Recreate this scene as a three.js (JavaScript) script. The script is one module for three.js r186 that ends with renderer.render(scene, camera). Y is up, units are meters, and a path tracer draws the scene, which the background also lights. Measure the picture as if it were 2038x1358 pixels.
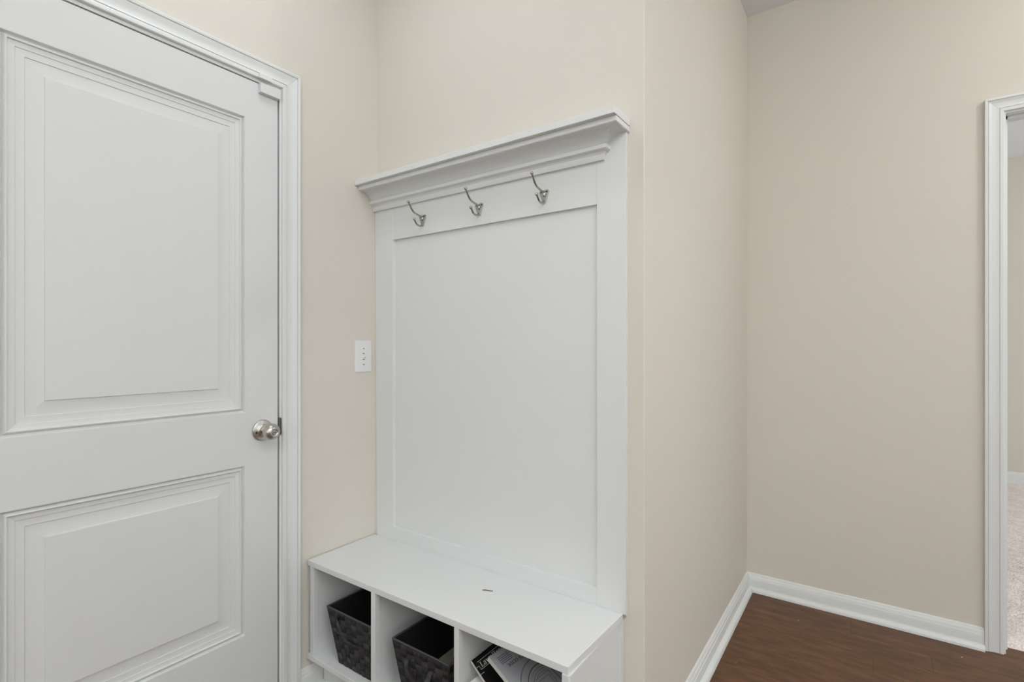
import * as THREE from 'three';
import { RoundedBoxGeometry } from 'three/addons/geometries/RoundedBoxGeometry.js';
import { mergeGeometries, toCreasedNormals } from 'three/addons/utils/BufferGeometryUtils.js';
import { RectAreaLightUniformsLib } from 'three/addons/lights/RectAreaLightUniformsLib.js';
import { ImprovedNoise } from 'three/addons/math/ImprovedNoise.js';

// ------------------------------------------------------------------ camera, sky, exposure
const scene = new THREE.Scene();
const FOCAL = 1015.73, W = 2038, H = 1358;
const camera = new THREE.PerspectiveCamera(2 * THREE.MathUtils.radToDeg(Math.atan(H / 2 / FOCAL)), W / H, 0.05, 60);
camera.position.set(0, 1.2, 0);
camera.rotation.set(0, THREE.MathUtils.degToRad(35.2686), 0);
camera.setViewOffset(W, H, 0, -7.58, W, H);
scene.background = new THREE.Color().setRGB(0.925, 1.0, 1.06);      // overcast sky, seen only through the windows
scene.backgroundIntensity = 4.1;
const renderer = new THREE.WebGLRenderer();
renderer.toneMapping = THREE.LinearToneMapping;
renderer.toneMappingExposure = 0.6;
renderer.shadowMap.enabled = true;
RectAreaLightUniformsLib.init();
const LAMP_MUDROOM = 26, LAMP_HALL = 2.1, FILL_ROOM = 3.0, FILL_UP = 42;  // mudroom and hall lamps are unseen; room and upward ones are added fill

// ------------------------------------------------------------------ random numbers, textures
let seed = 7;
const rnd = () => { seed = (seed * 1664525 + 1013904223) >>> 0; return seed / 4294967296; };
const noise = new ImprovedNoise();
function dataTex(n, m, fn, srgb) {
  const d = new Uint8Array(n * m * 4);
  for (let y = 0; y < m; y++) for (let x = 0; x < n; x++) {
    const c = fn(x / n, y / m), i = (y * n + x) * 4;
    for (let k = 0; k < 3; k++) d[i + k] = Math.max(0, Math.min(255, Math.round((Array.isArray(c) ? c[k] : c) * 255)));
    d[i + 3] = 255;
  }
  const t = new THREE.DataTexture(d, n, m, THREE.RGBAFormat);
  t.wrapS = t.wrapT = THREE.RepeatWrapping; t.magFilter = THREE.LinearFilter; t.needsUpdate = true;
  if (srgb) t.colorSpace = THREE.SRGBColorSpace;
  return t;
}
// noise that repeats over the unit square
function tile(u, v, f, s) {
  const a = (x, y) => noise.noise(x * f, y * f, s);
  return (a(u, v) * (1 - u) + a(u - 1, v) * u) * (1 - v) + (a(u, v - 1) * (1 - u) + a(u - 1, v - 1) * u) * v;
}
const peel = dataTex(512, 512, (u, v) => 0.5 + 0.3 * tile(u, v, 60, 3.1) + 0.25 * tile(u, v, 120, 8.7) + 0.1 * tile(u, v, 14, 1.2));
const brush = dataTex(512, 512, (u, v) => 0.5 + 0.35 * noise.noise(u * 9, v * 160, 4.4) + 0.2 * noise.noise(u * 30, v * 70, 2.2));
const woodMap = dataTex(1024, 1024, (u, v) => {
  const warp = 0.012 * noise.noise(u * 5, v * 6, 0.4);
  const broad = noise.noise(u * 3.0, (v + warp) * 26, 1.5), fine = noise.noise(u * 9, (v + warp) * 150, 5.5), pore = noise.noise(u * 60, v * 420, 9.1);
  const mott = noise.noise(u * 14, v * 22, 7.7);
  const k = 0.80 + 0.11 * broad + 0.10 * fine + 0.10 * pore + 0.16 * mott;
  return [0.465 * k + 0.008, 0.318 * k + 0.004, 0.20 * k + 0.002];
}, true);
const woodBump = dataTex(512, 512, (u, v) => 0.5 + 0.3 * noise.noise(u * 8, v * 90, 5.5) + 0.2 * noise.noise(u * 30, v * 220, 9.1));
const pileBump = dataTex(512, 512, (u, v) => 0.5 + 0.35 * tile(u, v, 70, 1.1) + 0.3 * tile(u, v, 150, 6.1));
const pileMap = dataTex(512, 512, (u, v) => {
  const k = 0.95 + 0.14 * tile(u, v, 90, 2.4) + 0.16 * tile(u, v, 160, 5.7) + 0.10 * tile(u, v, 9, 3.9) - 0.22 * Math.max(0, tile(u, v, 46, 12.4) - 0.28);
  return [0.985 * k, 0.94 * k, 0.92 * k];
}, true);
const strapMap = dataTex(256, 256, (u, v) => { const k = 0.80 + 0.35 * noise.noise(u * 4, v * 60, 2.0) + 0.25 * noise.noise(u * 30, v * 120, 3.0); return [0.245 * k, 0.240 * k, 0.245 * k]; }, true);

// ------------------------------------------------------------------ materials
const lin = (r, g, b) => new THREE.Color().setRGB(r, g, b);
const std = (o) => new THREE.MeshStandardMaterial(o);
const rep = (t, s, r = s) => { const c = t.clone(); c.repeat.set(s, r); c.needsUpdate = true; return c; };
const M = {
  wall: std({ color: lin(0.692, 0.648, 0.574), roughness: 0.6, bumpMap: rep(peel, 3), bumpScale: 0.0003 }),
  ceiling: std({ color: lin(0.845, 0.86, 0.885), roughness: 0.95, bumpMap: rep(peel, 2), bumpScale: 0.001 }),
  trim: std({ color: lin(0.755, 0.764, 0.748), roughness: 0.42, bumpMap: rep(brush, 2), bumpScale: 0.00008 }),
  door: std({ color: lin(0.69, 0.698, 0.685), roughness: 0.45, bumpMap: rep(brush, 2), bumpScale: 0.00012 }),
  unit: std({ color: lin(0.745, 0.754, 0.744), roughness: 0.4, bumpMap: rep(brush, 2.5), bumpScale: 0.0001 }),
  caulk: std({ color: lin(0.74, 0.74, 0.72), roughness: 0.6 }),
  switchPlate: std({ color: lin(0.8, 0.8, 0.79), roughness: 0.3 }),
  nickel: std({ color: lin(0.52, 0.50, 0.46), metalness: 1, roughness: 0.33 }),
  hookMetal: std({ color: lin(0.42, 0.415, 0.385), metalness: 1, roughness: 0.24 }),
  strike: std({ color: lin(0.2, 0.195, 0.18), metalness: 1, roughness: 0.5 }),
  screw: std({ color: lin(0.05, 0.05, 0.05), metalness: 0.7, roughness: 0.5 }),
  wood: [[1, 1, 1], [0.95, 0.94, 0.92], [1.05, 1.03, 1.0]].map((c) => std({ color: lin(...c), map: woodMap, roughness: 0.5, bumpMap: woodBump, bumpScale: 0.0003 })),
  subfloor: std({ color: lin(0.05, 0.03, 0.02), roughness: 0.9 }),
  carpet: std({ map: rep(pileMap, 1.6), roughness: 1, bumpMap: rep(pileBump, 1.6), bumpScale: 0.012 }),
  strap: [0.42, 0.55, 1.0, 1.2].map((k) => std({ color: lin(k, k, k), map: strapMap, roughness: 0.62 })),  // upright straps take the two darker tones, to look set back
  lining: std({ color: lin(0.005, 0.005, 0.0055), roughness: 0.85 }),
  rim: std({ color: lin(0.06, 0.058, 0.06), roughness: 0.55 }),
  paper: std({ color: lin(0.7, 0.7, 0.69), roughness: 0.7 }),
  pages: std({ color: lin(0.56, 0.55, 0.53), roughness: 0.85 }),
  glass: new THREE.MeshPhysicalMaterial({ color: 0xffffff, transmission: 1, roughness: 0, thickness: 0 }),
  glow: std({ color: lin(0.8, 0.8, 0.78), emissive: lin(1, 0.95, 0.88), emissiveIntensity: 3, roughness: 0.6 }),
  twig: std({ color: lin(0.03, 0.024, 0.018), roughness: 0.8 }),
  chip: std({ color: lin(0.75, 0.73, 0.68), roughness: 0.8 }),
};

// ------------------------------------------------------------------ helpers
const taken = new Map();
const numbered = (n) => { const k = taken.get(n) ?? 0; taken.set(n, k + 1); return k ? n + '_' + String(k).padStart(3, '0') : n; };
// planar uv in metres by the way each face points
function metreUV(g) {
  const q = g.index ? g.toNonIndexed() : g, p = q.attributes.position, n = q.attributes.normal, uv = new Float32Array(p.count * 2);
  for (let i = 0; i < p.count; i++) {
    const ax = Math.abs(n.getX(i)), ay = Math.abs(n.getY(i)), az = Math.abs(n.getZ(i));
    if (ax >= ay && ax >= az) { uv[2 * i] = p.getZ(i); uv[2 * i + 1] = p.getY(i); }
    else if (az >= ay) { uv[2 * i] = p.getX(i); uv[2 * i + 1] = p.getY(i); }
    else { uv[2 * i] = p.getX(i); uv[2 * i + 1] = p.getZ(i); }
  }
  q.setAttribute('uv', new THREE.BufferAttribute(uv, 2));
  return q;
}
const clean = (g) => { const q = g.index ? g.toNonIndexed() : g; for (const k of Object.keys(q.attributes)) if (!['position', 'normal', 'uv'].includes(k)) q.deleteAttribute(k); return q; };
const join = (list) => (list.length === 1 ? list[0] : mergeGeometries(list.map((g) => clean(g))));
const box = (x0, x1, y0, y1, z0, z1) => metreUV(new THREE.BoxGeometry(x1 - x0, y1 - y0, z1 - z0).translate((x0 + x1) / 2, (y0 + y1) / 2, (z0 + z1) / 2));
const rbox = (x0, x1, y0, y1, z0, z1, r = 0.0015) => metreUV(new RoundedBoxGeometry(x1 - x0, y1 - y0, z1 - z0, 2, r).translate((x0 + x1) / 2, (y0 + y1) / 2, (z0 + z1) / 2));
// world-space geometry becomes a named child of a group (or of the scene)
function mesh(name, geometry, material, parent = scene) {
  const m = new THREE.Mesh(geometry, material);
  m.name = parent === scene ? numbered(name) : name;
  m.castShadow = m.receiveShadow = true;
  if (parent !== scene) { const at = new THREE.Vector3(); for (let p = parent; p && p !== scene; p = p.parent) at.add(p.position); geometry.translate(-at.x, -at.y, -at.z); }
  parent.add(m);
  return m;
}
function group(name, at = [0, 0, 0], parent = scene) {
  const g = new THREE.Group();
  g.name = parent === scene ? numbered(name) : name;
  g.position.set(...at);
  if (parent !== scene) { for (let p = parent; p && p !== scene; p = p.parent) g.position.sub(p.position); }
  parent.add(g);
  return g;
}
const tag = (o, label, category, grp) => { o.userData.label = label; o.userData.category = category; if (grp) o.userData.group = grp; return o; };
const structure = (o, label, category) => { o.userData.kind = 'structure'; if (label) o.userData.label = label; if (category) o.userData.category = category; return o; };
const partLabel = (o, label) => { o.userData.label = label; return o; };
// a strip of quads between rows of points (each row a list of [x,y,z])
function rows(list, crease = 0.5) {
  const pos = [];
  const tri = (a, b, c) => pos.push(...a, ...b, ...c);
  for (let r = 0; r + 1 < list.length; r++) for (let i = 0; i + 1 < list[r].length; i++) {
    tri(list[r][i], list[r + 1][i], list[r + 1][i + 1]); tri(list[r][i], list[r + 1][i + 1], list[r][i + 1]);
  }
  const g = new THREE.BufferGeometry();
  g.setAttribute('position', new THREE.Float32BufferAttribute(pos, 3));
  g.computeVertexNormals();
  const q = toCreasedNormals(g, crease);
  return metreUV(q);
}
// closed moulding: the same profile outline placed at several stations, ends capped by a fan
function moulding(stations, crease = 0.6) {
  const closed = stations.map((s) => [...s, s[0]]);
  const cap = (st) => {
    const nrm = [0, 0, 0];
    st.forEach((p, k) => { const q = st[(k + 1) % st.length]; for (let a = 0; a < 3; a++) nrm[a] += (p[(a + 1) % 3] - q[(a + 1) % 3]) * (p[(a + 2) % 3] + q[(a + 2) % 3]); });
    const drop = nrm.map(Math.abs).indexOf(Math.max(...nrm.map(Math.abs))), ax = [0, 1, 2].filter((a) => a !== drop);
    const flat = st.map((p) => new THREE.Vector2(p[ax[0]], p[ax[1]])), p = [];
    for (const t of THREE.ShapeUtils.triangulateShape(flat, [])) for (const k of t) p.push(...st[k]);
    const g = new THREE.BufferGeometry(); g.setAttribute('position', new THREE.Float32BufferAttribute(p, 3)); g.computeVertexNormals(); return metreUV(g);
  };
  return join([rows(closed, crease), cap(stations[0]), cap(stations[stations.length - 1])]);
}

// ------------------------------------------------------------------ the room
const XL = -1.6, ZB = -1.341, XC = -0.507, ZD = -2.722, CEIL = 2.815, T = 0.115;
const XR = 3.2, ZR = 3.4, BEDZ = -6.09, BEDX0 = -0.9, BEDX1 = 3.4;
// left wall with the door opening
const DZ0 = -0.9325, DZ1 = -0.1605, DTOP = 2.0375;           // jamb faces of the left door
const RX0 = 0.421, RX1 = 1.235, RTOP = 2.099;               // jamb faces of the bedroom doorway
{
  const JT = 0.019;
  structure(mesh('wall_left', join([box(XL - T, XL, 0, CEIL, ZB - 0.3, DZ0 - JT), box(XL - T, XL, 0, CEIL, DZ1 + JT, ZR), box(XL - T, XL, DTOP + JT, CEIL, DZ0 - JT, DZ1 + JT), metreUV(clean(new THREE.ExtrudeGeometry(new THREE.Shape([[XL - 0.001, 0.457], [-1.5858, 0.457], [-1.5987, 1.80], [XL - 0.001, 1.80]].map((q) => new THREE.Vector2(...q))), { depth: 0.0132, bevelEnabled: false }).translate(0, 0, ZB)))]), M.wall), 'beige painted wall around the white door', 'wall');
  const cs = new THREE.Shape(), cr = 0.004;                    // plan of the wall with its rounded drywall corner
  cs.moveTo(XL, -ZB); cs.lineTo(XC - cr, -ZB); cs.quadraticCurveTo(XC, -ZB, XC, -ZB + cr); cs.lineTo(XC, -ZB + T); cs.lineTo(XL, -ZB + T); cs.closePath();
  structure(mesh('wall_back', metreUV(clean(new THREE.ExtrudeGeometry(cs, { depth: CEIL, bevelEnabled: false }).rotateX(-Math.PI / 2))), M.wall), 'beige painted alcove wall behind the white bench', 'wall');
  structure(mesh('wall_side', box(XC - T, XC, 0, CEIL, ZD, ZB - T), M.wall), 'narrow beige wall running back beside the bench', 'wall');
  structure(mesh('wall_far', join([box(XC - 0.5, RX0 - JT, 0, CEIL, ZD - T, ZD), box(RX1 + JT, XR, 0, CEIL, ZD - T, ZD), box(RX0 - JT, RX1 + JT, RTOP + JT, CEIL, ZD - T, ZD)]), M.wall), 'beige wall with the open doorway at its right', 'wall');
  const wz0 = -1.7, wz1 = 1.9, wy0 = 0.95, wy1 = 2.45, wx0 = -1.1, wx1 = 2.6;
  structure(mesh('wall_right', join([box(XR, XR + T, 0, CEIL, ZD - T, wz0), box(XR, XR + T, 0, CEIL, wz1, ZR), box(XR, XR + T, 0, wy0, wz0, wz1), box(XR, XR + T, wy1, CEIL, wz0, wz1)]), M.wall), 'beige wall with an unseen wide window across the hall', 'wall');
  structure(mesh('wall_rear', join([box(XL - T, wx0, 0, CEIL, ZR, ZR + T), box(wx1, XR + T, 0, CEIL, ZR, ZR + T), box(wx0, wx1, 0, wy0, ZR, ZR + T), box(wx0, wx1, wy1, CEIL, ZR, ZR + T)]), M.wall), 'beige wall with an unseen wide window behind the viewer', 'wall');
  const w = group('window_1', [XR + 0.05, wy0, (wz0 + wz1) / 2]); structure(w, 'unseen wide white framed window in the right wall', 'window');  // out of view, placed to light the surfaces that face right
  const zm = (wz0 + wz1) / 2, fr = (y0, y1, z0, z1) => box(XR + 0.02, XR + 0.09, y0, y1, z0, z1);
  mesh('window_frame', join([fr(wy0, wy0 + 0.05, wz0, wz1), fr(wy1 - 0.05, wy1, wz0, wz1), fr(wy0, wy1, wz0, wz0 + 0.05), fr(wy0, wy1, wz1 - 0.05, wz1), fr(wy0, wy1, zm - 0.03, zm + 0.03)]), M.trim, w);
  for (const [a, b] of [[wz0 + 0.05, zm - 0.03], [zm + 0.03, wz1 - 0.05]]) mesh('pane', box(XR + 0.052, XR + 0.056, wy0 + 0.05, wy1 - 0.05, a, b), M.glass, w);
  const w3 = group('window_3', [(wx0 + wx1) / 2, wy0, ZR + 0.05]); structure(w3, 'unseen wide white framed window in the rear wall', 'window');  // out of view, placed to light the bench and far wall from the front
  const xm = (wx0 + wx1) / 2, fx = (y0, y1, x0, x1) => box(x0, x1, y0, y1, ZR + 0.02, ZR + 0.09);
  mesh('window_frame', join([fx(wy0, wy0 + 0.05, wx0, wx1), fx(wy1 - 0.05, wy1, wx0, wx1), fx(wy0, wy1, wx0, wx0 + 0.05), fx(wy0, wy1, wx1 - 0.05, wx1), fx(wy0, wy1, xm - 0.03, xm + 0.03)]), M.trim, w3);
  for (const [a, b] of [[wx0 + 0.05, xm - 0.03], [xm + 0.03, wx1 - 0.05]]) mesh('pane', box(a, b, wy0 + 0.05, wy1 - 0.05, ZR + 0.052, ZR + 0.056), M.glass, w3);
  structure(mesh('ceiling', box(XL - T, XR + T, CEIL, CEIL + 0.1, ZD - T, ZR + T), M.ceiling), 'flat white ceiling over the hall', 'ceiling');
  // bedroom
  const by0 = 0.35, by1 = 2.45, bz0 = -5.85, bz1 = -3.05;
  structure(mesh('wall_bedroom', join([box(BEDX0, BEDX1, 0, CEIL, BEDZ - T, BEDZ), box(BEDX0 - T, BEDX0, 0, CEIL, BEDZ - T, ZD - T)]), M.wall), 'beige far wall of the room behind the doorway', 'wall');
  structure(mesh('wall_unseen_window', join([box(BEDX1, BEDX1 + T, 0, CEIL, BEDZ - T, bz0), box(BEDX1, BEDX1 + T, 0, CEIL, bz1, ZD - T), box(BEDX1, BEDX1 + T, 0, by0, bz0, bz1), box(BEDX1, BEDX1 + T, by1, CEIL, bz0, bz1)]), M.wall), 'beige wall of the carpeted room with an unseen window', 'wall');
  const w2 = group('window_2', [BEDX1 + 0.05, by0, (bz0 + bz1) / 2]); structure(w2, 'unseen white framed window lighting the carpeted room', 'window');  // out of view, sized to brighten the carpeted room
  mesh('window_frame', join([box(BEDX1 + 0.02, BEDX1 + 0.09, by0, by0 + 0.05, bz0, bz1), box(BEDX1 + 0.02, BEDX1 + 0.09, by1 - 0.05, by1, bz0, bz1), box(BEDX1 + 0.02, BEDX1 + 0.09, by0, by1, bz0, bz0 + 0.05), box(BEDX1 + 0.02, BEDX1 + 0.09, by0, by1, bz1 - 0.05, bz1)]), M.trim, w2);
  mesh('pane', box(BEDX1 + 0.052, BEDX1 + 0.056, by0 + 0.05, by1 - 0.05, bz0 + 0.05, bz1 - 0.05), M.glass, w2);
  structure(mesh('ceiling', box(BEDX0 - T, BEDX1 + T, CEIL, CEIL + 0.1, BEDZ - T, ZD - T), M.ceiling), 'white ceiling of the room behind the doorway', 'ceiling');
  // outer closing of the left door's far side
}
// ------------------------------------------------------------------ floors
{
  const f = structure(group('floor', [0, 0, 0]), 'dark brown hardwood floor boards', 'floor');
  mesh('subfloor', box(XL - T, XR + T, -0.08, -0.0125, ZD - 0.075, ZR + T), M.subfloor, f);
  const PW = 0.125, z00 = -2.787;
  const given = { 1: [-0.075, 1.08], 2: [-0.2365, 0.182, 1.3], 3: [0.0, 0.92], 4: [0.42], 5: [-0.12, 0.71] };
  const uvPlank = (g) => { const p = g.attributes.position, n = g.attributes.normal, uv = new Float32Array(p.count * 2), u0 = rnd(), v0 = rnd(); for (let i = 0; i < p.count; i++) { uv[2 * i] = p.getX(i) / 1.1 + u0 + 0.1 * n.getX(i); uv[2 * i + 1] = p.getZ(i) / 0.55 + p.getY(i) * 2 + v0; } g.setAttribute('uv', new THREE.BufferAttribute(uv, 2)); return g; };
  const plank = (x0, x1, z0, z1) => {
    const c = 0.0012, w = z1 - z0, t = 0.012, s = new THREE.Shape([[0, -t], [w, -t], [w, -c], [w - c, 0], [c, 0], [0, -c]].map((q) => new THREE.Vector2(...q)));
    const g = new THREE.ExtrudeGeometry(s, { depth: x1 - x0, bevelEnabled: false });      // shape x -> world z
    g.rotateY(-Math.PI / 2).translate(x1, 0, z0);
    return uvPlank(clean(g));
  };
  for (let r = 0; z00 + r * PW < -0.95; r++) {
    const z0 = z00 + r * PW, xs = [z0 < ZB - 0.02 ? XC - 0.02 : XL];
    let joints = given[r];
    if (!joints) { joints = []; for (let x = xs[0] + 0.4 + rnd() * 0.7; x < 2.0; x += 0.6 + rnd() * 0.7) joints.push(x); }
    xs.push(...joints, 2.2);
    for (let i = 0; i + 1 < xs.length; i++) mesh('plank', plank(xs[i] + 0.0003, xs[i + 1] - 0.0003, z0 + 0.0003, z0 + PW - 0.0003), M.wood[Math.floor(rnd() * 3)], f);
  }
  let zEnd = z00; while (zEnd < -0.95) zEnd += PW;
  mesh('floor_field', uvPlank(join([box(XL, XR, -0.012, 0, zEnd, ZR), box(2.2, XR, -0.012, 0, z00, zEnd)])), M.wood[0], f);
  const carpet = new THREE.PlaneGeometry(BEDX1 - BEDX0, -2.788 - BEDZ, 220, 170).rotateX(-Math.PI / 2).translate((BEDX0 + BEDX1) / 2, 0.014, (BEDZ - 2.788) / 2);
  const p = carpet.attributes.position;
  for (let i = 0; i < p.count; i++) {
    const x = p.getX(i), z = p.getZ(i), e = -2.788 - z;
    p.setY(i, (e < 0.001 ? -0.006 : 0.012) + 0.005 * noise.noise(x * 40, z * 40, 1.7) + 0.003 * noise.noise(x * 13, z * 13, 4.1));
    if (e < 0.001) p.setZ(i, z + 0.004 * noise.noise(x * 90, 3.3, 0.5));
  }
  carpet.computeVertexNormals();
  const c = structure(group('floor_carpet', [0, 0, 0]), 'pale beige pile carpet beyond the doorway', 'carpet');
  mesh('carpet_pile', metreUV(carpet), M.carpet, c);
  mesh('carpet_base', box(BEDX0 - T, BEDX1 + T, -0.08, -0.008, BEDZ - T, -2.79), M.subfloor, c);
}

// ------------------------------------------------------------------ door casings and jambs
// profile across a casing: o = distance from the inner edge, h = thickness
const casingProfile = (w, k = 1) => {
  const p = [[0, 0], [0, 0.0085], [0.0015, 0.0105], [0.011, 0.0112], [0.0125, 0.0105], [0.0133, 0.0082], [0.0142, 0.0082], [0.0146, 0.0102]];
  for (let i = 0; i <= 8; i++) { const t = i / 8; p.push([0.0155 + t * 0.031, 0.0108 + 0.0052 * t * t - 0.0016 * Math.sin(t * Math.PI)]); }
  p.push([0.0475, 0.0138], [0.0484, 0.0138], [0.0488, 0.0172], [0.0505, 0.0182], [0.0575, 0.0178], [0.059, 0.016], [0.059, 0]);
  return p.map(([o, h]) => [o * w / 0.059, h * k]);
};
function casing(parent, a0, a1, top, width, at, k = 1) {   // at(a, y, h) -> world point; a0 < a1 are the inner edges
  const P = casingProfile(width, k), g = 0.0003;
  const leg = (s, a) => moulding([P.map(([o, h]) => at(a + s * o, 0.0005, h)), P.map(([o, h]) => at(a + s * o, top + o - g, h))]);
  mesh('side_casing', leg(-1, a0), M.trim, parent);
  mesh('side_casing', leg(1, a1), M.trim, parent);
  mesh('head_casing', moulding([P.map(([o, h]) => at(a0 - o + g, top + o, h)), P.map(([o, h]) => at(a1 + o - g, top + o, h))]), M.trim, parent);
}
const trim1 = structure(group('trim_1', [XL, 0, (DZ0 + DZ1) / 2]), 'white moulded casing around the closed door', 'door casing');
casing(trim1, -DZ1 - 0.0005, -DZ0 + 0.0065, DTOP + 0.0105, 0.06, (a, y, h) => [XL + h, y, -a]);
mesh('side_jamb', join([box(XL - T, XL, 0, DTOP + 0.019, DZ0 - 0.019, DZ0), box(XL - 0.075, XL - 0.037, 0, DTOP - 0.0, DZ0, DZ0 + 0.012)]), M.trim, trim1);
mesh('side_jamb', join([box(XL - T, XL, 0, DTOP + 0.019, DZ1, DZ1 + 0.019), box(XL - 0.075, XL - 0.037, 0, DTOP, DZ1 - 0.012, DZ1)]), M.trim, trim1);
mesh('head_jamb', join([box(XL - T, XL, DTOP, DTOP + 0.019, DZ0, DZ1), box(XL - 0.075, XL - 0.037, DTOP - 0.012, DTOP, DZ0, DZ1)]), M.trim, trim1);
{ // worn strike plate let into the latch jamb, its lip curling out
  const s = new THREE.Shape(); s.moveTo(0, 0.029); s.lineTo(0, -0.029); s.quadraticCurveTo(0.011, -0.029, 0.0125, -0.012); s.lineTo(0.0115, 0.02); s.quadraticCurveTo(0.009, 0.03, 0, 0.029);
  const g = new THREE.ExtrudeGeometry(s, { depth: 0.0022, bevelEnabled: true, bevelSize: 0.0005, bevelThickness: 0.0005, bevelSegments: 2 });
  g.rotateY(Math.PI / 2).translate(XL - 0.0005, 0.931, DZ0 + 0.003);
  partLabel(mesh('strike_plate', metreUV(g), M.strike, trim1), 'dull grey metal strike plate on the white jamb');
}
const trim2 = structure(group('trim_2', [(RX0 + RX1) / 2, 0, ZD]), 'white moulded casing around the open doorway', 'door casing');
casing(trim2, RX0 - 0.006, RX1 + 0.006, RTOP + 0.006, 0.057, (a, y, h) => [a, y, ZD + h], 1.05);
mesh('side_jamb', join([box(RX0 - 0.019, RX0, 0, RTOP + 0.019, ZD - T - 0.002, ZD), box(RX0, RX0 + 0.011, 0.0, RTOP, ZD - 0.078, ZD - 0.042)]), M.trim, trim2);
mesh('side_jamb', join([box(RX1, RX1 + 0.019, 0, RTOP + 0.019, ZD - T - 0.002, ZD), box(RX1 - 0.011, RX1, 0.0, RTOP, ZD - 0.078, ZD - 0.042)]), M.trim, trim2);
mesh('head_jamb', join([box(RX0, RX1, RTOP, RTOP + 0.019, ZD - T - 0.002, ZD), box(RX0, RX1, RTOP - 0.011, RTOP, ZD - 0.078, ZD - 0.042)]), M.trim, trim2);

// ------------------------------------------------------------------ the panelled door
{
  const d = structure(group('door_1', [XL, 0, (DZ0 + DZ1) / 2]), 'closed white door with two raised panels and nickel knob', 'door');
  const z0 = -0.9265, z1 = -0.1635, y0 = 0.012, y1 = 2.0335, TH = 0.035;
  const pz0 = -0.8195, pz1 = -0.2705, panels = [[0.9895, 1.9125], [0.2925, 0.8215]];
  const s = new THREE.Shape([[z0, y0], [z1, y0], [z1, y1], [z0, y1]].map((q) => new THREE.Vector2(-q[0], q[1])));
  for (const [a, b] of panels) s.holes.push(new THREE.Path([[pz0, a], [pz0, b], [pz1, b], [pz1, a]].map((q) => new THREE.Vector2(-q[0], q[1]))));
  const leaf = new THREE.ExtrudeGeometry(s, { depth: TH - 0.001, bevelEnabled: true, bevelThickness: 0.001, bevelSize: 0.0008, bevelOffset: -0.0008, bevelSegments: 2 });
  leaf.rotateY(Math.PI / 2).translate(XL - TH, 0, 0);                         // shape x = -z
  mesh('stile_frame', metreUV(clean(leaf)), M.door, d);
  const prof = [[-0.0012, -0.0006], [0.0002, -0.0006], [0.0012, -0.0024], [0.0038, -0.0092], [0.005, -0.0098], [0.0065, -0.0085], [0.0093, -0.0038], [0.0112, -0.0024], [0.013, -0.003], [0.0143, -0.0072], [0.0158, -0.0075], [0.0265, -0.0074], [0.0272, -0.0090], [0.028, -0.0092], [0.0432, -0.0090], [0.044, -0.0110], [0.0455, -0.0112], [0.0772, -0.0060], [0.0782, -0.0034], [0.08, -0.0032]];
  for (const [a, b] of panels) {
    const loops = prof.map(([i, h]) => [[pz0 + i, a + i], [pz0 + i, b - i], [pz1 - i, b - i], [pz1 - i, a + i], [pz0 + i, a + i]].map(([z, y]) => [XL + h, y, z]));
    const ring = [];
    for (let side = 0; side < 4; side++) ring.push(rows(loops.map((l) => [l[side], l[side + 1]]), 0.35));
    const i = 0.08, f = box(XL - 0.02, XL - 0.0032, a + i, b - i, pz0 + i, pz1 - i);
    mesh('raised_panel', join([...ring, f]), M.door, d);
  }
  // knob: rose, neck, ball and key cylinder
  const kz = -0.8745, ky = 0.926, k = group('door_knob', [XL, ky, kz], d); partLabel(k, 'brushed nickel round knob with key cylinder');
  const lathe = (pts) => metreUV(clean(new THREE.LatheGeometry(pts.map((q) => new THREE.Vector2(...q)), 48).rotateZ(-Math.PI / 2).translate(XL, ky, kz)));
  mesh('rose', lathe([[0.0001, 0], [0.0335, 0], [0.0338, 0.003], [0.0325, 0.0055], [0.03, 0.007], [0.022, 0.0085], [0.0185, 0.011], [0.0165, 0.016], [0.0001, 0.016]]), M.nickel, k);
  const ball = [[0.013, 0.012], [0.0125, 0.024], [0.014, 0.030]];
  for (let i = 0; i <= 14; i++) { const a = -1.0 + i / 14 * 2.08; ball.push([0.0262 * Math.cos(a) ** 0.9, 0.0525 + 0.0235 * Math.sin(a)]); }
  ball.push([0.0098, 0.0738], [0.0096, 0.0705], [0.0001, 0.0702]);
  mesh('knob_ball', lathe(ball), M.nickel, k);
  mesh('key_cylinder', lathe([[0.0001, 0.069], [0.0078, 0.069], [0.008, 0.0728], [0.007, 0.0736], [0.0001, 0.0732]]), M.nickel, k);
  mesh('keyhole', rbox(XL + 0.0732, XL + 0.0741, ky - 0.0011, ky + 0.0011, kz - 0.0048, kz + 0.0048, 0.0004).rotateX(0), M.screw, k);
  mesh('screw', metreUV(clean(new THREE.CylinderGeometry(0.0036, 0.0036, 0.0015, 16).rotateZ(Math.PI / 2).translate(XL + 0.0082, ky - 0.0045, kz + 0.0225))), M.screw, k);
}
// painted-over contact sensor: a block on the door and a smaller one on the casing
{
  const b = tag(mesh('door_sensor', rbox(XL + 0.0001, XL + 0.0165, 2.003, 2.0335, -0.9265, -0.861, 0.0015), M.door), 'white painted block on the door\'s top corner', 'door sensor');
  b.castShadow = true;
  tag(mesh('casing_sensor', rbox(XL + 0.0112, XL + 0.0185, 2.046, 2.0615, -0.897, -0.8565, 0.001), M.trim), 'small white block on the casing above the door sensor', 'door sensor');
}

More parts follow.
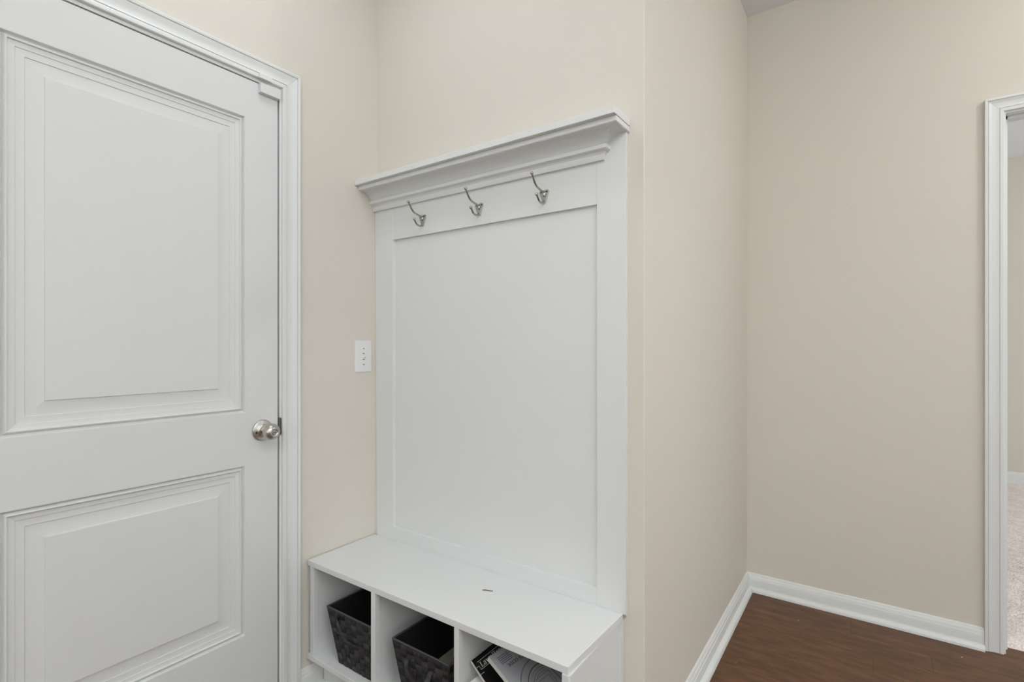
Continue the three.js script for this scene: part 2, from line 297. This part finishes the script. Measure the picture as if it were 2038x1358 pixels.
// ------------------------------------------------------------------ baseboards: profile d = out from the wall, y = height
const boardProfile = (h) => [[0, 0.0], [0.0125, 0.0], [0.0135, 0.002], [0.0145, h - 0.026], [0.0140, h - 0.0245], [0.0125, h - 0.0235], [0.0120, h - 0.0185], [0.0098, h - 0.0125], [0.0068, h - 0.0085], [0.0068, h - 0.006], [0.0055, h - 0.0025], [0.0035, h], [0, h]];
const shoeProfile = () => { const p = [[0.0136, 0.0005]]; for (let i = 0; i <= 7; i++) { const a = i / 7 * Math.PI / 2; p.push([0.0136 + 0.019 * Math.cos(a) ** 0.8, 0.0005 + 0.021 * Math.sin(a) ** 0.75]); } return p; };
function baseboard(name, label, h, at, parent) {            // at(station, d, y) -> world, two stations
  const g = structure(group(name, at(0.5, 0, 0)), label, 'baseboard');
  for (const [n, P] of [['board', boardProfile(h)], ['shoe_moulding', shoeProfile()]]) mesh(n, moulding([0, 1].map((s) => P.map(([d, y]) => at(s, d, y))), 0.45), M.trim, g);
  return g;
}
const mix = (s, a, b) => a + s * (b - a);
baseboard('baseboard_left', 'white baseboard on the wall between casing and bench', 0.088, (s, d, y) => [XL + d, y, mix(s, -0.9995, -1.0875)]);
baseboard('baseboard_side', 'white baseboard along the narrow beige wall', 0.083, (s, d, y) => [XC + d, y, mix(s, ZB + 0.0, ZD + d + 0.0002)]);
baseboard('baseboard_far', 'white baseboard ending at the doorway casing', 0.083, (s, d, y) => [mix(s, XC + d + 0.0002, RX0 - 0.0635), y, ZD + d]);
baseboard('baseboard_bedroom', 'white baseboard on the far wall above the carpet', 0.105, (s, d, y) => [mix(s, BEDX0, BEDX1), y, BEDZ + d]);

// ------------------------------------------------------------------ built-in bench with panelled back and hook rail
const ZP = ZB + 0.014, ZF = -1.032, SEAT = 0.457, SHELF = 0.133;
const seatBase = [-1.08, 0, -1.18];
const unit = tag(group('hall_tree', seatBase), 'white built-in bench with cubbies, panelled back and hooks under a crown shelf', 'hall tree');
{
  const U = (n, g, m = M.unit) => mesh(n, g, m, unit);
  const slab = (pts, y0, y1, b = 0.0014) => {               // horizontal board from an outline in x, z
    const s = new THREE.Shape(pts.map(([x, z]) => new THREE.Vector2(x, -z)));
    const g = new THREE.ExtrudeGeometry(s, { depth: y1 - y0 - 2 * b, bevelEnabled: true, bevelThickness: b, bevelSize: b, bevelOffset: -b, bevelSegments: 2 });
    return metreUV(clean(g.rotateX(-Math.PI / 2).translate(0, y0 + b, 0)));
  };
  U('seat_board', slab([[-1.5935, -1.0315], [-0.5735, -1.0345], [-0.5635, ZP], [-1.5975, ZP]], SEAT - 0.019, SEAT));
  U('end_panel', join([rbox(-1.5985, -1.5615, 0.115, SEAT - 0.019, ZB, ZF - 0.019, 0.001)]));
  U('end_panel', join([rbox(-0.5885, -0.5715, 0, SEAT - 0.019, ZB, ZF - 0.0008, 0.001)]));
  U('side_strip', rbox(-0.5725, -0.5685, SEAT - 0.036, SEAT - 0.0195, ZP, ZF - 0.004, 0.001));
  U('side_strip', rbox(-0.5725, -0.5665, 0, SEAT - 0.0195, ZB + 0.001, ZB + 0.02, 0.001));
  for (const [a, b] of [[-1.2622, -1.2432], [-0.9215, -0.9055]]) U('divider', rbox(a + 0.0025, b - 0.0025, SHELF, SEAT - 0.019, ZB, ZF - 0.0188, 0.0005));
  for (const [a, b] of [[-1.5805, -1.5605], [-1.2622, -1.2425], [-0.9215, -0.9050], [-0.589, -0.5708]]) U('face_strip', rbox(a, b, SHELF, SEAT - 0.0192, ZF - 0.0192, ZF, 0.001));
  U('bottom_shelf', rbox(-1.5985, -0.5885, SHELF - 0.0175, SHELF, ZB, ZF + 0.001, 0.0015));
  U('cubby_back', box(-1.598, -0.5885, SHELF, SEAT - 0.019, ZB, ZB + 0.006));
  U('toe_board', rbox(-1.585, -0.5885, 0.001, SHELF - 0.0178, -1.103, -1.088, 0.001));
  const sp = shoeProfile();
  U('toe_moulding', moulding([-1.5695, -0.572].map((x) => sp.map(([d, y]) => [x + (x < -1 ? d - 0.0136 : 0), y, -1.088 + d - 0.0136]))));
  // back: sheet, stiles, rails
  const R = 0.011, TOP = 1.806, FOOT = SEAT - 0.002;
  U('back_sheet', box(-1.5855, -0.558, SEAT - 0.01, TOP, ZB, ZP - R));
  const stile = (pts) => { const s = new THREE.Shape(pts.map((q) => new THREE.Vector2(...q))); return metreUV(clean(new THREE.ExtrudeGeometry(s, { depth: 0.0112, bevelEnabled: true, bevelThickness: 0.0008, bevelSize: 0.0008, bevelOffset: -0.0008, bevelSegments: 1 }).translate(0, 0, ZP - 0.012))); };
  U('stile', stile([[-1.5855, FOOT], [-1.4925, FOOT], [-1.4955, TOP], [-1.5985, TOP]]));
  U('stile', stile([[-0.6425, FOOT], [-0.5555, FOOT], [-0.5545, TOP], [-0.6425, TOP]]));
  U('rail', rbox(-1.4955, -0.6428, 1.6005, TOP, ZB, ZP - 0.0003, 0.0008));
  U('rail', rbox(-1.4932, -0.6428, FOOT, 0.5055, ZB, ZP - 0.0003, 0.0008));
  U('edge_strip', rbox(-0.5605, -0.5548, SEAT, TOP, ZB, ZP - 0.0125, 0.0006));
  // (an added wedge in wall colour fills the corner beside the left stile: part of the left wall)
  // crown moulding with a mitred return at its right end
  const BX = -0.6275, cp = [[0, 1.7205], [0.0095, 1.7205], [0.0105, 1.7225], [0.0125, 1.7365], [0.0165, 1.7420], [0.0262, 1.7462], [0.0272, 1.7475], [0.0272, 1.7560], [0.0262, 1.7572], [0.0200, 1.7582]];
  for (let i = 0; i <= 12; i++) { const t = i / 12, q = Math.sin(Math.PI * t); cp.push([0.0200 + 0.0555 * t - 0.0062 * q, 1.7585 + 0.0290 * t + 0.0085 * q]); }
  cp.push([0.0772, 1.7885], [0.0782, 1.7895], [0.0782, 1.8025], [0.0775, 1.8035], [0, 1.8035]);
  U('crown_moulding', moulding([cp.map(([d, y]) => [-1.5995, y, ZP + d]), cp.map(([d, y]) => [BX + d, y, ZP + d]), cp.map(([d, y]) => [BX + d, y, ZP - (BX + d > -0.5545 ? 0.013 : 0.0005)])], 0.4));
  U('top_shelf', rbox(-1.5995, -0.5475, 1.8036, 1.8222, ZB, -1.2335, 0.0012));
}
// coat hooks
{
  const tube = (pts, r, n = 28) => clean(new THREE.TubeGeometry(new THREE.CatmullRomCurve3(pts.map(([z, y]) => new THREE.Vector3(0, y, z))), n, r, 12));
  for (const hx of [-1.335, -1.072, -0.8175]) {
    const h = group('coat_hook', [hx, 1.655, ZP], unit); partLabel(h, 'brushed nickel double coat hook');
    const place = (g) => metreUV(g.translate(hx, 1.655, ZP));
    const s = new THREE.Shape(); s.moveTo(-0.0045, -0.0225); s.quadraticCurveTo(0, -0.0245, 0.0045, -0.0225); s.lineTo(0.0155, 0.006); s.absarc(0.0098, 0.0098, 0.0072, -0.45, 1.9, false); s.quadraticCurveTo(0, 0.0145, -0.0075, 0.0166); s.absarc(-0.0098, 0.0098, 0.0072, 1.24, 3.6, false); s.closePath();
    const plate = place(clean(new THREE.ExtrudeGeometry(s, { depth: 0.0018, bevelEnabled: true, bevelThickness: 0.0012, bevelSize: 0.001, bevelOffset: -0.001, bevelSegments: 2, curveSegments: 10 })));
    mesh('hook_plate', plate, M.hookMetal, h);
    mesh('upper_prong', place(join([tube([[0.001, 0.004], [0.012, 0.0095], [0.026, 0.0125], [0.042, 0.0165], [0.054, 0.0255], [0.063, 0.038], [0.0695, 0.0475]], 0.0034), clean(new THREE.SphereGeometry(0.0052, 16, 12).translate(0, 0.0488, 0.0703)), clean(new THREE.SphereGeometry(0.0062, 14, 10).scale(0.85, 1.5, 0.8).translate(0, 0.003, 0.0025))])), M.hookMetal, h);
    mesh('lower_prong', place(join([tube([[0.001, -0.017], [0.008, -0.0235], [0.019, -0.0258], [0.030, -0.0225], [0.038, -0.0140], [0.0435, -0.0075]], 0.0033), clean(new THREE.SphereGeometry(0.005, 16, 12).translate(0, -0.0068, 0.044))])), M.hookMetal, h);
    for (const sx of [-1, 1]) mesh('screw', place(clean(new THREE.CylinderGeometry(0.0026, 0.0026, 0.0012, 14).rotateX(Math.PI / 2).translate(sx * 0.0098, 0.0098, 0.003))), M.screw, h);
  }
}

// ------------------------------------------------------------------ light switch
{
  const g = tag(group('light_switch', [XL, 1.155, -1.2705]), 'white toggle light switch on beige wall beside the door', 'light switch');
  mesh('cover_plate', rbox(XL - 0.004, XL + 0.0045, 1.0945, 1.2155, -1.308, -1.233, 0.0035), M.switchPlate, g);
  for (const sy of [-1, 1]) mesh('switch_well', rbox(XL + 0.004, XL + 0.0047, 1.155 + sy * 0.0115 - 0.0014, 1.155 + sy * 0.0115 + 0.0014, -1.2752, -1.2658, 0.0003), M.screw, g);
  const t = new THREE.CylinderGeometry(0.0034, 0.0046, 0.017, 4, 1).rotateY(Math.PI / 4).rotateZ(-Math.PI / 2 + 0.5).translate(XL + 0.0075, 1.152, -1.2705);
  mesh('toggle', metreUV(clean(t)), M.switchPlate, g);
  for (const sy of [-1, 1]) mesh('screw', metreUV(clean(new THREE.CylinderGeometry(0.0022, 0.0022, 0.001, 14).rotateZ(Math.PI / 2).translate(XL + 0.0048, 1.155 + sy * 0.0302, -1.2705))), M.screw, g);
}

// ------------------------------------------------------------------ woven baskets
// straps run in and out of each other: every strap is a ribbon of its own
function basket(label, cx, zf, w0, w1, d1, hgt, handle) {
  // w0 bottom width, w1 rim width, d1 rim depth, zf front of the rim; the sagging sides lean to the right
  const y0 = SHELF + 0.0006, d0 = d1 - 0.03, cz = zf - d1 / 2, lean = (w1 - w0) / 2;
  const g = tag(group('woven_basket', [cx, y0, cz]), label, 'basket', 'woven strap baskets in the bench cubbies');
  const half = (t) => [mix(t, w0, w1) / 2, mix(t, d0, d1) / 2], mid = (t) => [cx + (1 - t) * lean * 0.8, cz + (1 - t) * 0.008];
  const inner = (t, e) => { const [a, b] = half(t), [mx, mz] = mid(t); return [[-a + e, -b + e], [a - e, -b + e], [a - e, b - e], [-a + e, b - e], [-a + e, -b + e]].map(([x, z]) => [mx + x, y0 + t * hgt, mz + z]); };
  const shell = join([rows([inner(0.01, 0.006), inner(0.5, 0.006), inner(0.985, 0.006)], 0.2), box(mid(0)[0] - w0 / 2 + 0.004, mid(0)[0] + w0 / 2 - 0.004, y0 + 0.0005, y0 + 0.004, mid(0)[1] - d0 / 2 + 0.004, mid(0)[1] + d0 / 2 - 0.004)]);
  mesh('lining', shell, M.lining, g);
  const NH = 9, NV = 8, flat = (a) => Math.sign(Math.sin(a)) * Math.abs(Math.sin(a)) ** 0.45;
  // one point of a side: side 0 front (+z), 1 right, 2 back, 3 left; s in 0..1 along it, t height, o out
  const at = (side, s, t, o) => {
    const [a, b] = half(t), [mx, mz] = mid(t), u = s * 2 - 1;
    if (side === 0) return [mx + u * a, y0 + t * hgt, mz + b + o];
    if (side === 1) return [mx + a + o, y0 + t * hgt, mz - u * b];
    if (side === 2) return [mx - u * a, y0 + t * hgt, mz - b - o];
    return [mx - a - o, y0 + t * hgt, mz + u * b];
  };
  for (let side = 0; side < 4; side++) {
    for (let j = 0; j < NV; j++) {                             // upright straps
      const s0 = (j + 0.03) / NV, s1 = (j + 0.97) / NV, list = [];
      for (let k = 0; k <= NH * 6; k++) { const t = k / (NH * 6) * 0.985, o = -0.0024 + 0.0017 * flat((k / 6) * Math.PI) * (j % 2 ? -1 : 1); list.push([at(side, s0, t, o), at(side, mix(0.5, s0, s1), t, o + 0.0004), at(side, s1, t, o)]); }
      mesh('strap', rows(list, 0.9), M.strap[j % 3 === 1 ? 1 : 0], g);
    }
    for (let i = 0; i < NH; i++) {                             // level straps
      const t0 = (i + 0.04) / NH * 0.985, t1 = (i + 0.96) / NH * 0.985, list = [];
      for (let k = 0; k <= NV * 6; k++) {
        const s = k / (NV * 6), cell = k / 6, o = -0.0024 + 0.0017 * flat(cell * Math.PI) * (i % 2 ? 1 : -1);
        list.push([at(side, s, t0, o), at(side, s, (t0 + t1) / 2, o + 0.0004), at(side, s, t1, o)]);
      }
      mesh('strap', rows(list, 0.9), M.strap[2 + (i + side) % 2], g);
    }
  }
  const rimLoop = (e, t) => { const [a, b] = half(1); return [[-a - e, -b - e], [a + e, -b - e], [a + e, b + e], [-a - e, b + e]].map(([x, z]) => new THREE.Vector3(cx + x, y0 + t * hgt, cz + z)); };
  const pts = rimLoop(-0.0025, 1.0), seg = [];
  for (let i = 0; i < 4; i++) { const a = pts[i], b = pts[(i + 1) % 4]; seg.push(clean(new THREE.TubeGeometry(new THREE.LineCurve3(a, b), 1, 0.0032, 10))); seg.push(clean(new THREE.SphereGeometry(0.0032, 10, 8).translate(a.x, a.y, a.z))); }
  mesh('rim', metreUV(join(seg)), M.rim, g);
  // strap handle on the front
  const hp = handle.map(([s, t, o]) => new THREE.Vector3(...at(0, s, t, o))), curve = new THREE.CatmullRomCurve3(hp), list = [];
  for (let k = 0; k <= 32; k++) { const p = curve.getPoint(k / 32), tn = curve.getTangent(k / 32), side = new THREE.Vector3(0, 0, 1).cross(tn).normalize().multiplyScalar(0.0075); const out = new THREE.Vector3(0, 0, 1); list.push([-1, -0.5, 0.5, 1].map((q) => p.clone().addScaledVector(side, q).addScaledVector(out, -0.001 * q * q).toArray())); }
  partLabel(mesh('handle', rows(list, 0.9), M.strap[2], g), 'looped dark strap handle');
  return g;
}
basket('dark woven basket in the left cubby beside the wall', -1.396, -1.0535, 0.180, 0.2445, 0.245, 0.176, [[0.20, 0.86, -0.002], [0.24, 0.88, 0.006], [0.33, 0.86, 0.02], [0.45, 0.72, 0.028], [0.58, 0.58, 0.02], [0.66, 0.53, 0.006], [0.68, 0.52, -0.002]]);
basket('dark woven basket in the middle cubby holding a red-spotted leaflet', -1.0745, -1.0525, 0.180, 0.2345, 0.245, 0.176, [[0.27, 0.80, -0.002], [0.27, 0.79, 0.004], [0.28, 0.70, 0.016], [0.40, 0.55, 0.022], [0.56, 0.52, 0.022], [0.67, 0.64, 0.016], [0.68, 0.74, 0.004], [0.68, 0.76, -0.002]]);

// ------------------------------------------------------------------ papers
function canvasTex(w, h, draw) {
  const c = document.createElement('canvas'); c.width = w; c.height = h;
  draw(c.getContext('2d'), w, h);
  const t = new THREE.CanvasTexture(c); t.colorSpace = THREE.SRGBColorSpace; t.magFilter = THREE.LinearFilter;
  return t;
}
const magTex = canvasTex(768, 1024, (x, w, h) => {
  x.fillStyle = '#0b0a0c'; x.fillRect(0, 0, w, h);
  for (let i = 0; i < 5200; i++) { const px = rnd() * w, py = 230 + rnd() * (h - 230), k = Math.min(1, (py - 200) / 300), b = rnd(); x.fillStyle = b < 0.55 ? `rgba(${20 + 30 * k},${14 + 16 * k},${8 + 8 * k},0.8)` : b < 0.9 ? `rgba(${70 + rnd() * 40},${48 + rnd() * 25},${26 + rnd() * 14},${0.6 * k})` : `rgba(170,165,155,${0.55 * k})`; x.fillRect(px, py, 3 + rnd() * 10, 2 + rnd() * 7); }
  for (let i = 0; i < 90; i++) { const a = rnd() * 6.3, r = rnd() * 62; x.fillStyle = `rgba(${190 + rnd() * 50},${190 + rnd() * 50},${185 + rnd() * 50},0.8)`; x.fillRect(250 + Math.cos(a) * r * 1.1, 320 + Math.sin(a) * r, 10, 16); }
  x.strokeStyle = '#d8d6d0'; x.lineWidth = 5; x.beginPath(); x.moveTo(48, 46); x.lineTo(w, 46); x.stroke();
  x.beginPath(); x.moveTo(0, 84); x.lineTo(44, 84); x.lineTo(44, 124); x.lineTo(w, 124); x.stroke();
  x.beginPath(); x.moveTo(0, 158); x.lineTo(60, 158); x.stroke();
  x.fillStyle = '#cfcdc8'; x.font = 'bold 74px serif'; x.fillText('LawnHand', 66, 112, 420);
});
const guideTex = canvasTex(768, 1024, (x, w, h) => {
  x.fillStyle = '#a3a4a8'; x.fillRect(0, 0, w, h);
  x.fillStyle = '#55555f'; for (let r = 0; r < 5; r++) x.fillRect(70, 66 + r * 22, 150 + rnd() * 50, 8);
  x.save(); x.translate(640, 190); x.rotate(Math.PI); x.fillStyle = '#24242b'; x.font = 'bold 58px serif'; x.fillText("OWNER'S GUIDE", 90, 0, 430); x.restore();
  x.fillStyle = '#6a6b72'; x.fillRect(330, 128, 190, 9);
  x.strokeStyle = '#6c6d74'; x.lineWidth = 13; x.beginPath(); x.arc(420, 690, 390, Math.PI * 1.17, Math.PI * 1.62); x.stroke();
  x.strokeStyle = '#1d1d24'; x.lineWidth = 8; x.beginPath(); x.arc(420, 690, 300, Math.PI * 1.2, Math.PI * 1.64); x.stroke();
  x.lineWidth = 6; x.beginPath(); x.moveTo(178, 514); x.lineTo(200, 960); x.stroke(); x.beginPath(); x.moveTo(548, 420); x.lineTo(610, 980); x.stroke();
  x.lineWidth = 4; x.strokeStyle = '#4b4b54'; x.strokeRect(290, 560, 190, 330); x.strokeRect(260, 520, 250, 410);
  for (let i = 0; i < 3; i++) { x.beginPath(); x.arc(420, 690, 260 - i * 30, Math.PI * 1.22, Math.PI * 1.6); x.stroke(); }
  x.fillStyle = '#1d1d24'; for (const [a, b] of [[330, 600], [310, 640], [560, 760], [420, 850], [590, 860], [250, 920], [640, 520]]) { x.fillRect(a, b, 34, 16); x.fillRect(a + 12, b - 14, 14, 36); }
  x.beginPath(); x.arc(660, 420, 22, 0, 7); x.stroke(); x.beginPath(); x.arc(690, 800, 26, 0, 7); x.stroke();
});
const leafTex = canvasTex(256, 256, (x, w, h) => { x.fillStyle = '#77776a'; x.fillRect(0, 0, w, h); x.fillStyle = '#5b5c4e'; for (let i = 0; i < 26; i++) x.fillRect(10 + rnd() * 180, 12 + i * 9, 60 + rnd() * 60, 3); x.fillStyle = '#7d2a38'; x.beginPath(); x.arc(150, 165, 58, 0, 7); x.fill(); x.fillStyle = '#a2606a'; for (let i = 0; i < 16; i++) x.fillRect(110 + rnd() * 70, 125 + rnd() * 70, 8, 8); });
// a bound sheaf: cover grid bent by bend(u, v); u runs along the top edge (into the cubby), v down the slope
function sheaf(name, label, category, o, along, down, lenU, lenV, thick, tex, bend = () => 0, grp) {
  const O = new THREE.Vector3(...o), A = new THREE.Vector3(...along).normalize(), D = new THREE.Vector3(...down).normalize(), N = new THREE.Vector3().crossVectors(D, A).normalize();
  if (N.y < 0) N.negate();
  const g = tag(group(name, o), label, category, grp), nu = 10, nv = 16;
  const at = (u, v, h) => O.clone().addScaledVector(A, u * lenU).addScaledVector(D, v * lenV).addScaledVector(N, h + bend(u, v)).toArray();
  const sheet = (h) => {
    const pos = [], uv = [];
    for (let j = 0; j < nv; j++) for (let i = 0; i < nu; i++) {
      const q = [[i, j], [i, j + 1], [i + 1, j + 1], [i, j], [i + 1, j + 1], [i + 1, j]];
      for (const [a, b] of q) { pos.push(...at(a / nu, b / nv, h)); uv.push(a / nu, 1 - b / nv); }
    }
    const s = new THREE.BufferGeometry(); s.setAttribute('position', new THREE.Float32BufferAttribute(pos, 3)); s.setAttribute('uv', new THREE.Float32BufferAttribute(uv, 2)); s.computeVertexNormals(); return s;
  };
  const cover = tex instanceof THREE.Texture ? std({ map: tex, roughness: 0.5 }) : tex;
  mesh('cover', sheet(thick), cover, g);
  const U = [...Array(nu + 1).keys()].map((i) => i / nu), V = [...Array(nv + 1).keys()].map((i) => i / nv);
  mesh('pages', join([rows([U.map((u) => at(u, 0, 0)), U.map((u) => at(u, 0, thick - 0.0003))]), rows([U.map((u) => at(u, 1, 0)), U.map((u) => at(u, 1, thick - 0.0003))]), rows([V.map((v) => at(0, v, 0)), V.map((v) => at(0, v, thick - 0.0003))]), rows([V.map((v) => at(1, v, 0)), V.map((v) => at(1, v, thick - 0.0003))]), rows(V.map((v) => U.map((u) => at(u, v, 0))))]), M.pages, g);
  return g;
}
const c33 = Math.cos(0.56), s33 = Math.sin(0.56);
sheaf('magazine', 'black garden magazine with white lettering leaning in the right cubby', 'magazine', [-0.897, 0.333, -1.072], [0, 0, -1], [c33, -s33, 0], 0.2, 0.27, 0.007, magTex, (u, v) => -0.012 * Math.sin(v * Math.PI));
sheaf('guide_booklet', 'grey printed guide booklet with an arc diagram on the black magazine', 'booklet', [-0.838, 0.361, -1.07], [0.1, 0, -1], [c33, -s33 * 0.92, 0.08], 0.19, 0.225, 0.013, guideTex, (u, v) => 0.004 * Math.sin(v * Math.PI));
sheaf('catalogue', 'dark grey catalogue sliding under the guide booklet', 'magazine', [-0.775, 0.215, -1.1], [0.05, 0.0, -1], [0.9, -0.42, 0.06], 0.19, 0.18, 0.008, std({ color: lin(0.05, 0.05, 0.048), roughness: 0.5 }), (u, v) => 0.015 * v * v);
sheaf('envelope', 'white envelope tucked below the black magazine', 'envelope', [-0.890, 0.288, -1.056], [0.08, 0, -1], [0.8, -0.6, 0], 0.11, 0.2, 0.002, M.paper, () => 0);
sheaf('leaflet', 'folded leaflet with a red spot inside the middle basket', 'leaflet', [-1.054, 0.262, -1.092], [0.08, 0.1, -1], [1, 0.02, 0.06], 0.11, 0.068, 0.004, leafTex, () => 0);
// ------------------------------------------------------------------ small things
{
  const c = new THREE.CatmullRomCurve3([[-0.963, 0.4588, -1.2078], [-0.955, 0.4592, -1.2125], [-0.944, 0.4586, -1.2165], [-0.934, 0.4585, -1.2212]].map((q) => new THREE.Vector3(...q)));
  tag(mesh('twig', metreUV(clean(new THREE.TubeGeometry(c, 14, 0.0011, 6))), M.twig), 'tiny dark twig lying on the bench seat', 'twig');
  for (const [x, z, label] of [[-0.2645, -2.53, 'pale speck on the floorboards nearer the narrow wall'], [0.279, -2.596, 'pale speck on the floorboards near the doorway casing']])
    tag(mesh('paint_chip', new THREE.DodecahedronGeometry(0.0024).scale(1, 0.5, 1).translate(x, 0.0012, z), M.chip), label, 'speck');
  tag(mesh('wall_anchor', metreUV(clean(new THREE.CylinderGeometry(0.003, 0.003, 0.003, 12).rotateX(Math.PI / 2).translate(-0.079, 1.824, ZD + 0.0012))), M.chip), 'tiny pale wall anchor high on the far beige wall', 'wall anchor');
}

// ------------------------------------------------------------------ unseen ceiling lamp (flat disc), placed to light the alcove
function lamp(label, x, z, power, r = 0.15, tint = lin(1, 0.995, 0.955)) {
  const g = tag(group('unseen_ceiling_light', [x, CEIL, z]), label, 'ceiling light');
  const lathe = (pts) => metreUV(clean(new THREE.LatheGeometry(pts.map((q) => new THREE.Vector2(...q)), 40).translate(x, CEIL, z)));
  mesh('mount_ring', lathe([[0.0001, -0.0005], [r + 0.012, -0.0005], [r + 0.012, -0.018], [r, -0.02]]), M.nickel, g);
  mesh('diffuser', lathe([[0.0001, -0.022], [r - 0.002, -0.022], [r, -0.019]]), M.glow, g);
  const l = new THREE.RectAreaLight(tint, power, r * 1.77, r * 1.77);
  l.position.set(0, -0.026, 0); l.rotation.x = -Math.PI / 2;
  g.add(l);
}
lamp('unseen flat round ceiling light over the bench alcove', -1.1, -0.68, LAMP_MUDROOM, 0.15, lin(0.9, 1, 1.1));  // out of view, tinted cool to grey the alcove wall
// semi-flush globe lamps out of view: one by the doorway, two added as fill
function globe(label, x, z, power, r) {
  const g = tag(group('unseen_globe_light', [x, CEIL, z]), label, 'ceiling light');
  const lathe = (pts) => metreUV(clean(new THREE.LatheGeometry(pts.map((q) => new THREE.Vector2(...q)), 32).translate(x, CEIL, z)));
  mesh('canopy', lathe([[0.0001, -0.0005], [0.06, -0.0005], [0.058, -0.02], [0.008, -0.03], [0.008, -0.09]]), M.nickel, g);
  mesh('globe', clean(new THREE.SphereGeometry(r, 24, 16).translate(x, CEIL - 0.085 - r, z)), M.glow, g);
  const l = new THREE.PointLight(lin(1, 0.99, 0.95), power, 0, 2);
  l.position.set(0, -0.085 - r, 0); l.castShadow = true; l.shadow.radius = r / 0.02 * 1.03;
  g.add(l);
}
globe('unseen small globe ceiling light in the hall by the doorway', 1.2, -2.0, LAMP_HALL, 0.05);  // out of view, placed for the doorway casing's shadow on the far wall
globe('added globe fill light in the carpeted room', 2.0, -4.4, FILL_ROOM * 0.8, 0.1);  // added to brighten the carpeted room
globe('added large globe fill light in the main room', 0.6, 1.5, FILL_ROOM, 0.1);  // added fill for the ceiling and upper walls
// added uplight behind the viewer, standing in for flash bounced off the ceiling
{
  const x = 1.0, z = 0.35, g = tag(group('added_floor_lamp', [x, 0, z]), 'added nickel uplight out of view throwing fill light on the ceiling', 'floor lamp');
  const lathe = (pts) => metreUV(clean(new THREE.LatheGeometry(pts.map((q) => new THREE.Vector2(...q)), 40).translate(x, 0, z)));
  mesh('base', lathe([[0.0001, 0.0005], [0.14, 0.0005], [0.14, 0.012], [0.02, 0.024], [0.0001, 0.024]]), M.nickel, g);
  mesh('pole', lathe([[0.012, 0.02], [0.012, 1.76]]), M.nickel, g);
  mesh('bowl', lathe([[0.012, 1.755], [0.06, 1.765], [0.12, 1.80], [0.155, 1.86], [0.152, 1.86], [0.117, 1.806], [0.06, 1.772], [0.001, 1.77]]), M.nickel, g);
  mesh('bulb', clean(new THREE.SphereGeometry(0.03, 20, 14).translate(x, 1.81, z)), M.glow, g);
  const l = new THREE.SpotLight(lin(1, 0.995, 0.965), FILL_UP, 0, 1.2, 0.7, 2);
  l.position.set(0, 1.87, 0); l.target.position.set(0, 3, 0); l.castShadow = true; l.shadow.radius = 3;
  g.add(l, l.target);
}

renderer.render(scene, camera);
